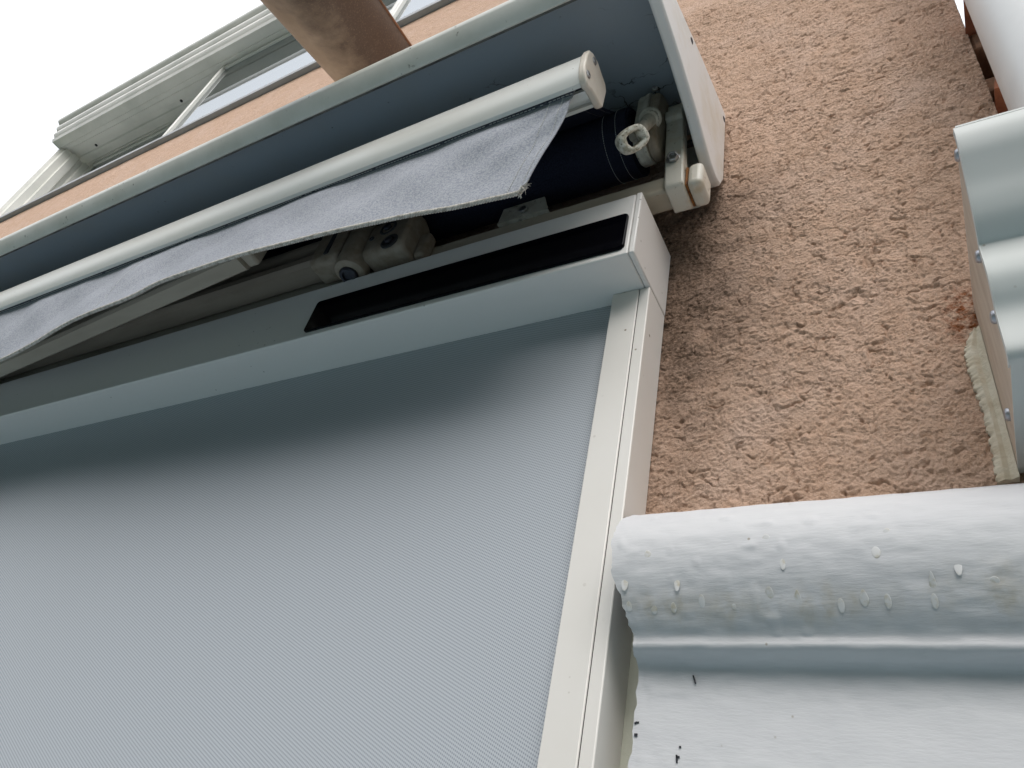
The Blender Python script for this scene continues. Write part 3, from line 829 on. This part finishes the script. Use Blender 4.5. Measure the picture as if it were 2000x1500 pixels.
# stitching: along the top hem and two rows down the free end
def stitches(fn, n, duty=.66, r_=.0005):
    SV, SF = [], []
    for i in range(n):
        t0 = i / n; t1 = t0 + duty / n
        if random.random() < .06: continue
        tube([fn(t0), fn((t0 + t1) / 2), fn(t1)], r_, 4, False, SV, SF)
    o_ = add('stitching', SV, SF, 'thread', val); o_['kind'] = 'stuff'
umax = .55
stitches(lambda t: val_pt(umax * t, .060, .0016), 300)
for du in (.0042, .0098):
    stitches(lambda t: val_pt(du, .07 + .90 * t, .0005), 48)
# side seam of a joined width of cloth
stitches(lambda t: val_pt(.285, .05 + .93 * t, .0005), 48, .62, .0003)
# long faint seam running along the cloth
sm = [val_pt(.02 + .14 * i / 60, .34 + .04 * math.sin(i / 20), .0004) for i in range(61)]
# braided trim along the hem: two twisted strands
path = [hem_at((i / 2600)) for i in range(2601)]
bV_, bF_ = [], []
acc = 0.0; strands = [[], [], []]
for i, q in enumerate(path):
    if i: acc += (path[i] - path[i - 1]).length
    if q.x < -2.2: break
    for s_ in range(3):
        a = acc / .0105 * 2 * math.pi + s_ * 2 * math.pi / 3
        strands[s_].append(Vector((q.x, q.y - .0006 + .0016 * math.cos(a), q.z - .0008 + .0016 * math.sin(a))))
for s_ in strands: tube(s_, .0014, 6, False, bV_, bF_)
braid = add('braid_trim', bV_, bF_, 'braid', val, smooth=80)
FV, FF = [], []
for i in range(26):
    q0 = hem_at(0) + Vector((random.uniform(-.002, .002), random.uniform(-.002, .002), random.uniform(-.002, .002)))
    dr = Vector((random.uniform(.2, 1.2), random.uniform(-.5, .4), random.uniform(-.9, .7))).normalized()
    L = random.uniform(.003, .009)
    tube([q0, q0 + dr * L * .5 + Vector((0, 0, .001)), q0 + dr * L + Vector((random.uniform(-.002, .002), 0, random.uniform(-.004, .002)))], [.0003, .0002, .00008], 4, False, FV, FF)
kn = hem_at(.003) + Vector((.0015, -.001, -.006))
for i in range(12):
    dr = Vector((random.uniform(-1, 1), random.uniform(-1, .5), random.uniform(-1, .3))).normalized()
    tube([kn + Vector((0, 0, .006)), kn + dr * .0015, kn + dr * .005], [.0006, .0008, .0002], 5, False, FV, FF)
fr = add('frayed_end', FV, FF, 'braid', val, smooth=80); fr['kind'] = 'stuff'

# ------------------------------------------------------------------ zip screen blind
BX0, BX1 = -2.75, -0.2518
ZB, ZT, YF = .6519, .7617, -.1074
blind = empty('screen_blind', (-1.5, 0.0, GZ), 'cream framed outdoor screen blind with closed grey mesh below the awning', 'blind')
capw = .0032
cass = add('cassette_box', *box(BX0, BX1 - .0075, YF, -.036, ZB, ZT), 'cassette', blind, bevel=.0022, seg=3)
add('cassette_back', *box(BX0 + .001, BX1 - .0080, -.0355, -.0045, ZB + .060, ZT - .0005), 'cassette', cass)
add('end_cap', *box(BX1 - .0070, BX1, YF - .0003, -.0010, ZB - .0002, ZT + .0003), 'cassette', cass, bevel=.0016, seg=2)
def rounded_rect(x0, x1, z0, z1, r_, n=5):
    o_ = []
    for cx, cz, a0 in ((x1 - r_, z1 - r_, 0), (x0 + r_, z1 - r_, 90), (x0 + r_, z0 + r_, 180), (x1 - r_, z0 + r_, 270)):
        for k in range(n + 1):
            a = math.radians(a0 + 90 * k / n); o_.append((cx + r_ * math.cos(a), cz + r_ * math.sin(a)))
    return o_
rr_ = rounded_rect(-.757, -.2640, .6605, .7240, .0065); kk = len(rr_)
sol = add('solar_panel', [(x, YF + .001, z) for x, z in rr_] + [(x, YF - .0036, z) for x, z in rr_], [(k, (k + 1) % kk, (k + 1) % kk + kk, k + kk) for k in range(kk)] + [tuple(range(kk)), tuple(range(2 * kk - 1, kk - 1, -1))], 'solar', cass, bevel=.0016, seg=2)
# side rails
for (xa, xb, s_) in ((-.2988, -.2538, 1), (BX0 + .002, BX0 + .047, -1)):
    rail = add('side_rail', *box(xa, xb - .0118 if s_ > 0 else xb, -.0535, -.030, GZ + .01, ZB - .0006), 'rail', blind, bevel=.0012, seg=2)
    if s_ > 0:
        add('rail_cover', *box(xb - .0110, xb + .0014, -.0532, -.0012, GZ + .01, ZB - .0008), 'rail', rail, bevel=.0012, seg=2)
        add('cover_gap', *box(xb - .0119, xb - .0109, -.0520, -.031, GZ + .011, ZB - .001), 'gasket', rail)
        add('rail_back', *box(xa + .006, xb - .0112, -.0295, -.0015, GZ + .01, ZB - .0008), 'rail', rail)
    else:
        add('rail_cover', *box(xa + .001, xb - .001, -.0295, -.0012, GZ + .01, ZB - .0008), 'rail', rail, bevel=.0012, seg=2)
    add('sealant_line', *box(xb + .0015 if s_ > 0 else xa - .003, xb + .0300 if s_ > 0 else xa + .003, -.0052, -.0005, GZ + .01, .262), 'filler', rail)
add('mesh_fabric', *box(BX0 + .030, -.2960, -.0370, -.0362, GZ + .05, ZB + .02), 'screen', blind)
add('bottom_bar', *box(BX0 + .05, -.3000, -.052, -.026, GZ + .012, GZ + .05), 'rail', blind, bevel=.003)

# ------------------------------------------------------------------ painted cornice moulding
def build_ledge():
    prof = [(.004, .352), (-.030, .3525), (-.045, .3500), (-.059, .3410), (-.072, .3310), (-.081, .3190), (-.0870, .3065), (-.0896, .2960), (-.0897, .2840), (-.0880, .2740), (-.0850, .2640), (-.0805, .2540), (-.0755, .2448), (-.0695, .2372), (-.0645, .2322), (-.0625, .2292), (-.0622, .2262), (-.0622, .2232), (-.0600, .2205), (-.0545, .2182), (-.0485, .2160), (-.0440, .2125), (-.0420, .2060), (-.0412, .1960), (-.0410, .1850), (-.0410, .15)]
    p3 = smooth_curve([(y, z, 0) for y, z in prof], 5)
    p = [(q.x, q.y) for q in p3]
    p += [(-.0410, z) for z in np.linspace(.147, -.05, 50)] + [(-.0410, -.6), (-.0410, GZ)]
    xs = list(np.arange(-.2425, .1245, .0016)) + [.1262]
    s_acc = [0]
    for a, b2 in zip(p, p[1:]): s_acc.append(s_acc[-1] + math.dist(a, b2))
    P = np.array(p); Sx, Ss = np.meshgrid(np.array(xs), np.array(s_acc), indexing='ij')
    T = np.gradient(P, axis=0); T /= np.linalg.norm(T, axis=1)[:, None]
    Nn = np.stack([T[:, 1], -T[:, 0]], 1)              # outward from the moulding
    H = .0005 * (vnoise(Sx, Ss, 28, 31) - .5) + .0006 * (vnoise(Sx * .35, Ss, 170, 32) - .5) + .0005 * (vnoise(Sx, Ss, 120, 33) - .5)
    H += .0012 * np.clip(vnoise(Sx, Ss, 95, 34) - .80, 0, 1) * 5 * np.clip((vnoise(Sx, Ss, 14, 35) - .5) * 4, 0, 1)
    sgn = -1 if Nn[20, 0] > 0 else 1
    Y = P[None, :, 0] + sgn * Nn[None, :, 0] * H; Z = P[None, :, 1] + sgn * Nn[None, :, 1] * H
    Xg = Sx.copy()
    rag = 1.3 * .0024 * (vnoise(Ss, Ss * 0, 150, 36) - .5) + .0020 * (vnoise(Ss, Ss * 0, 420, 37) - .5) + .0040 * np.clip(vnoise(Ss, Ss * 0, 70, 38) - .6, 0, 1) - .0010
    fall = np.clip(1 - (Sx - xs[0]) / .030, 0, 1) ** 1.5
    Xg += (rag + np.interp(-P[:, 1], [-.30, -.267, -.2456, -.229, -.2225, -.2166, -.18, 0, 2], [0, .0045, .0125, .0165, .0165, .0150, .0140, .0135, .0135])[None, :]) * fall
    V = np.stack([Xg, Y, Z], -1).reshape(-1, 3); nx, ns = Xg.shape
    idx = np.arange(nx * ns).reshape(nx, ns)
    q = np.stack([idx[:-1, :-1], idx[1:, :-1], idx[1:, 1:], idx[:-1, 1:]], -1).reshape(-1, 4).tolist()
    # close: ends and back
    base = len(V); extra = [(Xg[0, j], .004, Z[0, j]) for j in range(ns)] + [(Xg[-1, j], .004, Z[-1, j]) for j in range(ns)]
    for j in range(ns - 1):
        q.append((int(idx[0, j]), int(idx[0, j + 1]), base + j + 1, base + j))
        q.append((int(idx[-1, j]), base + ns + j, base + ns + j + 1, int(idx[-1, j + 1])))
    V = np.concatenate([V, np.array(extra)])
    me = bpy.data.meshes.new('painted_moulding'); me.from_pydata(V.tolist(), [], q)
    bm = bmesh.new(); bm.from_mesh(me); bmesh.ops.recalc_face_normals(bm, faces=bm.faces); bm.to_mesh(me); bm.free()
    me.shade_smooth(); me.set_sharp_from_angle(angle=math.radians(60))
    me.materials.append(M['ledge'])
    gr = np.zeros(len(V)); zz = V[:, 2]
    gr = np.exp(-((zz - .246) / .011) ** 2) * (.35 + .65 * vnoise(V[:, 0], zz, 9, 40)) + .5 * np.exp(-((V[:, 0] - .03) / .05) ** 2) * np.exp(-((zz - .256) / .016) ** 2)
    streak = np.clip(vnoise(V[:, 0], zz * .05, 130, 41) - .45, 0, 1) * 1.6
    gr = np.clip(gr * (.5 + 1.3 * streak), 0, .9)
    a = me.attributes.new('grime', 'FLOAT', 'POINT'); a.data.foreach_set('value', gr.astype(np.float32))
    o = bpy.data.objects.new('moulding_face', me); COL.objects.link(o)
    return o
mould = empty('door_cornice', (-.05, -.05, GZ), 'white painted cornice moulding with brush marks and drips beside the blind rail', 'cornice')
lf = build_ledge(); lf.name = 'moulding'; lf.parent = mould; lf.matrix_parent_inverse = mould.matrix_world.inverted()
DROPS = [(-0.2271, -0.0769, 0.2474, 5), (-0.2294, -0.085, 0.2639, 8), (-0.2066, -0.076, 0.2456, 5), (-0.1909, -0.0762, 0.2461, 5), (-0.1866, -0.0843, 0.2625, 8), (-0.1685, -0.0782, 0.2498, 6), (-0.1341, -0.0771, 0.2478, 5), (-0.1186, -0.0802, 0.2535, 6), (-0.1071, -0.0881, 0.2746, 8), (-0.0995, -0.0785, 0.2504, 7), (-0.0716, -0.0758, 0.2453, 6), (-0.0565, -0.078, 0.2494, 7), (-0.0421, -0.0768, 0.2472, 6), (-0.0138, -0.0819, 0.2571, 9), (-0.0145, -0.0765, 0.2467, 6), (0.0023, -0.0858, 0.2667, 8), (-0.118, -0.0896, 0.2923, 5), (-0.0448, -0.0886, 0.2776, 5), (0.0211, -0.082, 0.2574, 3), (-0.2313, -0.0886, 0.2773, 5), (-0.2104, -0.0897, 0.2852, 4), (-0.0364, -0.0896, 0.2916, 4), (-0.1446, -0.0761, 0.246, 3)]
for (x, y, z, ln) in DROPS:
    L = ln * .00085; wv = random.uniform(.0021, .0030)
    tdir = Vector((0, .50, -.86)).normalized() if y > -.084 else Vector((0, .15, -.98)).normalized()
    nrm = Vector((0, -tdir.z * -1, 0)); nrm = Vector((1, 0, 0)).cross(tdir); nrm = -nrm if nrm.y > 0 else nrm
    V = []; F = []; n = 14; m_ = 7
    for i in range(m_):
        ph = math.pi * i / (m_ - 1) / 2
        for k in range(n):
            a = 2 * math.pi * k / n
            rr = math.cos(ph)
            taper = 1 - .45 * max(0, -math.sin(a)) if ln > 6 else 1
            V.append(Vector((x, y, z)) + Vector((1, 0, 0)) * (wv * math.cos(a) * rr * taper) + tdir * (L * math.sin(a) * rr) + nrm * (.00028 * math.sin(ph) + .0001))
    for i in range(m_ - 1):
        for k in range(n):
            a = i * n + k; b2 = i * n + (k + 1) % n; F.append((a, b2, b2 + n, a + n))
    add('paint_drip', V, F, 'drip', lf, smooth=80)
for (x, y, z, w_, h_, an) in ((-0.184, -0.0421, 0.2058, 0.0005, 0.0017, 0.3), (-0.183, -0.0421, 0.203, 0.0005, 0.0015, 0.3), (-0.1941, -0.0412, 0.1481, 0.0006, 0.0026, 0.1), (-0.1934, -0.0412, 0.1493, 0.0013, 0.0006, 0.2), (-0.2265, -0.0412, 0.1625, 0.0012, 0.001, 0), (-0.1922, -0.0412, 0.1563, 0.0007, 0.0005, 0), (-0.2275, -0.0412, 0.1711, 0.0011, 0.0006, 0.6), (-0.2257, -0.0412, 0.1715, 0.0008, 0.0005, 0.2)):
    V, F = box(-w_, w_, -.0007, .0006, -h_, h_)
    V = [(x + vx * math.cos(an) - vz * math.sin(an), y + vy, z + vx * math.sin(an) + vz * math.cos(an)) for vx, vy, vz in V]
    add('paint_chip', V, F, 'chip', lf)

# ------------------------------------------------------------------ veranda gutter with end board
gut = empty('veranda_gutter', (.5, -.10, .39), 'white curved gutter moulding with bare end board and yellow foam joint on the wall', 'gutter')
gp_top = [(-.2000, .578), (-.2010, .566), (-.1975, .553), (-.1905, .541), (-.1830, .528), (-.1765, .514), (-.1690, .502), (-.1580, .4920), (-.1545, .4890), (-.1545, .478), (-.1560, .466), (-.1550, .455), (-.1500, .444), (-.1430, .433), (-.1405, .420), (-.1400, .400), (-.1360, .3930), (-.1300, .3915)]
gp = [(q.x, q.y) for q in smooth_curve([(y, z, 0) for y, z in gp_top], 4)] + [(-.06, .3915), (-.002, .3870)]
shell = gp + [(y + .0022, z + .0014) for y, z in reversed(gp)]
shell = gp + [(-.002, .3892), (-.06, .3937)] + [(y + .0024, z + .0012) for y, z in reversed(gp[:-2])]
trim = add('gutter_trim', *prism_x(shell, .0560, .9), 'pvc', gut, smooth=50)
add('gutter_top', *box(.0565, .9, -.1995, -.002, .5795, .5815), 'pvc', gut)
inner_b = [(y + .0035, z + .001) for y, z in gp[:-2]] + [(-.06, .3945), (-.001, .3905), (-.001, .5770), (-.1965, .5770)]
board = add('end_board', *prism_x(inner_b, .0562, .0640), 'wood', gut)
lipp = [(y - .0006, z - .0004) for y, z in gp[:-2]] + [(y + .0075, z + .0035) for y, z in reversed(gp[:-2])]
add('edge_lip', *prism_x(lipp, .0548, .0559), 'pvc', gut, smooth=50)
for (y, z) in ((-.1830, .5660), (-.1360, .4975), (-.1235, .4440), (-.0450, .4130)):
    add('screw', *lathe((.0560, y, z), (-1, -.1, 0), [(.0052, -.001), (.0052, .0016), (.0040, .0030), (.0012, .0034)], 14), 'steel_blue', board, smooth=40)
# squeezed-out foam against the wall
fvv = []; fff = []
NFM = 110
for i in range(NFM):
    t = i / (NFM - 1); z = .545 - .165 * t
    w_ = (.0145 + .0015 * math.sin(t * 7)) * min(1, .45 + t * 4)
    jag = random.uniform(-.0016, .0012)
    for (x, y) in ((.0556, .004), (.0556 - w_ + jag, .004), (.0556 - w_ + jag + .0006, -.0026), (.0556 - w_ * .62, -.0062), (.0556 - w_ * .35, -.0048), (.0558, -.0085)):
        fvv.append((x, y, z))
for i in range(NFM - 1):
    for k in range(6):
        a = i * 6 + k; b2 = i * 6 + (k + 1) % 6; fff.append((a, b2, b2 + 6, a + 6))
fff += [(0, 1, 2, 3, 4, 5), tuple((NFM - 1) * 6 + k for k in range(6))]
add('foam_joint', fvv, fff, 'foam', gut, smooth=50)

# ------------------------------------------------------------------ downpipe
pipe = empty('downpipe', (.1585, -.120, .5815), 'white plastic downpipe rising from the gutter past the wall corner', 'downpipe')
add('pipe', *lathe((.1585, -.120, .5825), (0, 0, 1), [(.047, 0), (.047, 2.4)], 48), 'pvc_pipe', pipe, smooth=40)
add('collar', *lathe((.1585, -.120, 2.2), (0, 0, 1), [(.051, 0), (.051, .05)], 48), 'pvc_pipe', pipe, smooth=40)

# ------------------------------------------------------------------ low wing with tiled eave beyond the wall corner
wing = add('wing_wall', *box(.1285, 1.6, .06, 2.5, GZ - .03, .885), 'plaster')
tag(wing, 'low pink wing wall standing behind the white gutter and downpipe', 'wall')
eave = empty('tiled_eave', (.6, .06, .89), 'eave of stacked terracotta tiles between wall corner and downpipe', 'eave')
def tile_mesh(nm, x, y0, y1, z, r_):
    V = []; F = []; n = 14
    for (yy, sc) in ((y0, 1.0), (y1, .86)):
        for lay in (0, 1):
            for k in range(n + 1):
                a = math.pi * k / n; rr = r_ * sc - lay * .012
                V.append((x + rr * math.cos(a), yy, z + rr * math.sin(a) * .8 + (yy - y0) * .25))
    w_ = n + 1
    for k in range(n):
        F += [(k, k + 1, 2 * w_ + k + 1, 2 * w_ + k), (w_ + k, 3 * w_ + k, 3 * w_ + k + 1, w_ + k + 1), (k, w_ + k, w_ + k + 1, k + 1), (2 * w_ + k, 2 * w_ + k + 1, 3 * w_ + k + 1, 3 * w_ + k)]
    for k in (0, n):
        F.append((k, 2 * w_ + k, 3 * w_ + k, w_ + k))
    return add(nm, V, F, 'terracotta', eave, smooth=50)
for row, (z, y0) in enumerate(((.900, -.015), (.978, -.035), (1.052, -.055))):
    for i in range(7):
        tile_mesh('tile', .200 + .145 * i + (.0 if row % 2 == 0 else .03), y0, .5, z, .070 if row < 2 else .075)
    add('mortar_bed', *box(.129, 1.2, y0 + .06, .5, z - .022, z + (.012 if row < 2 else .02)), 'mortar', eave, bevel=.004)
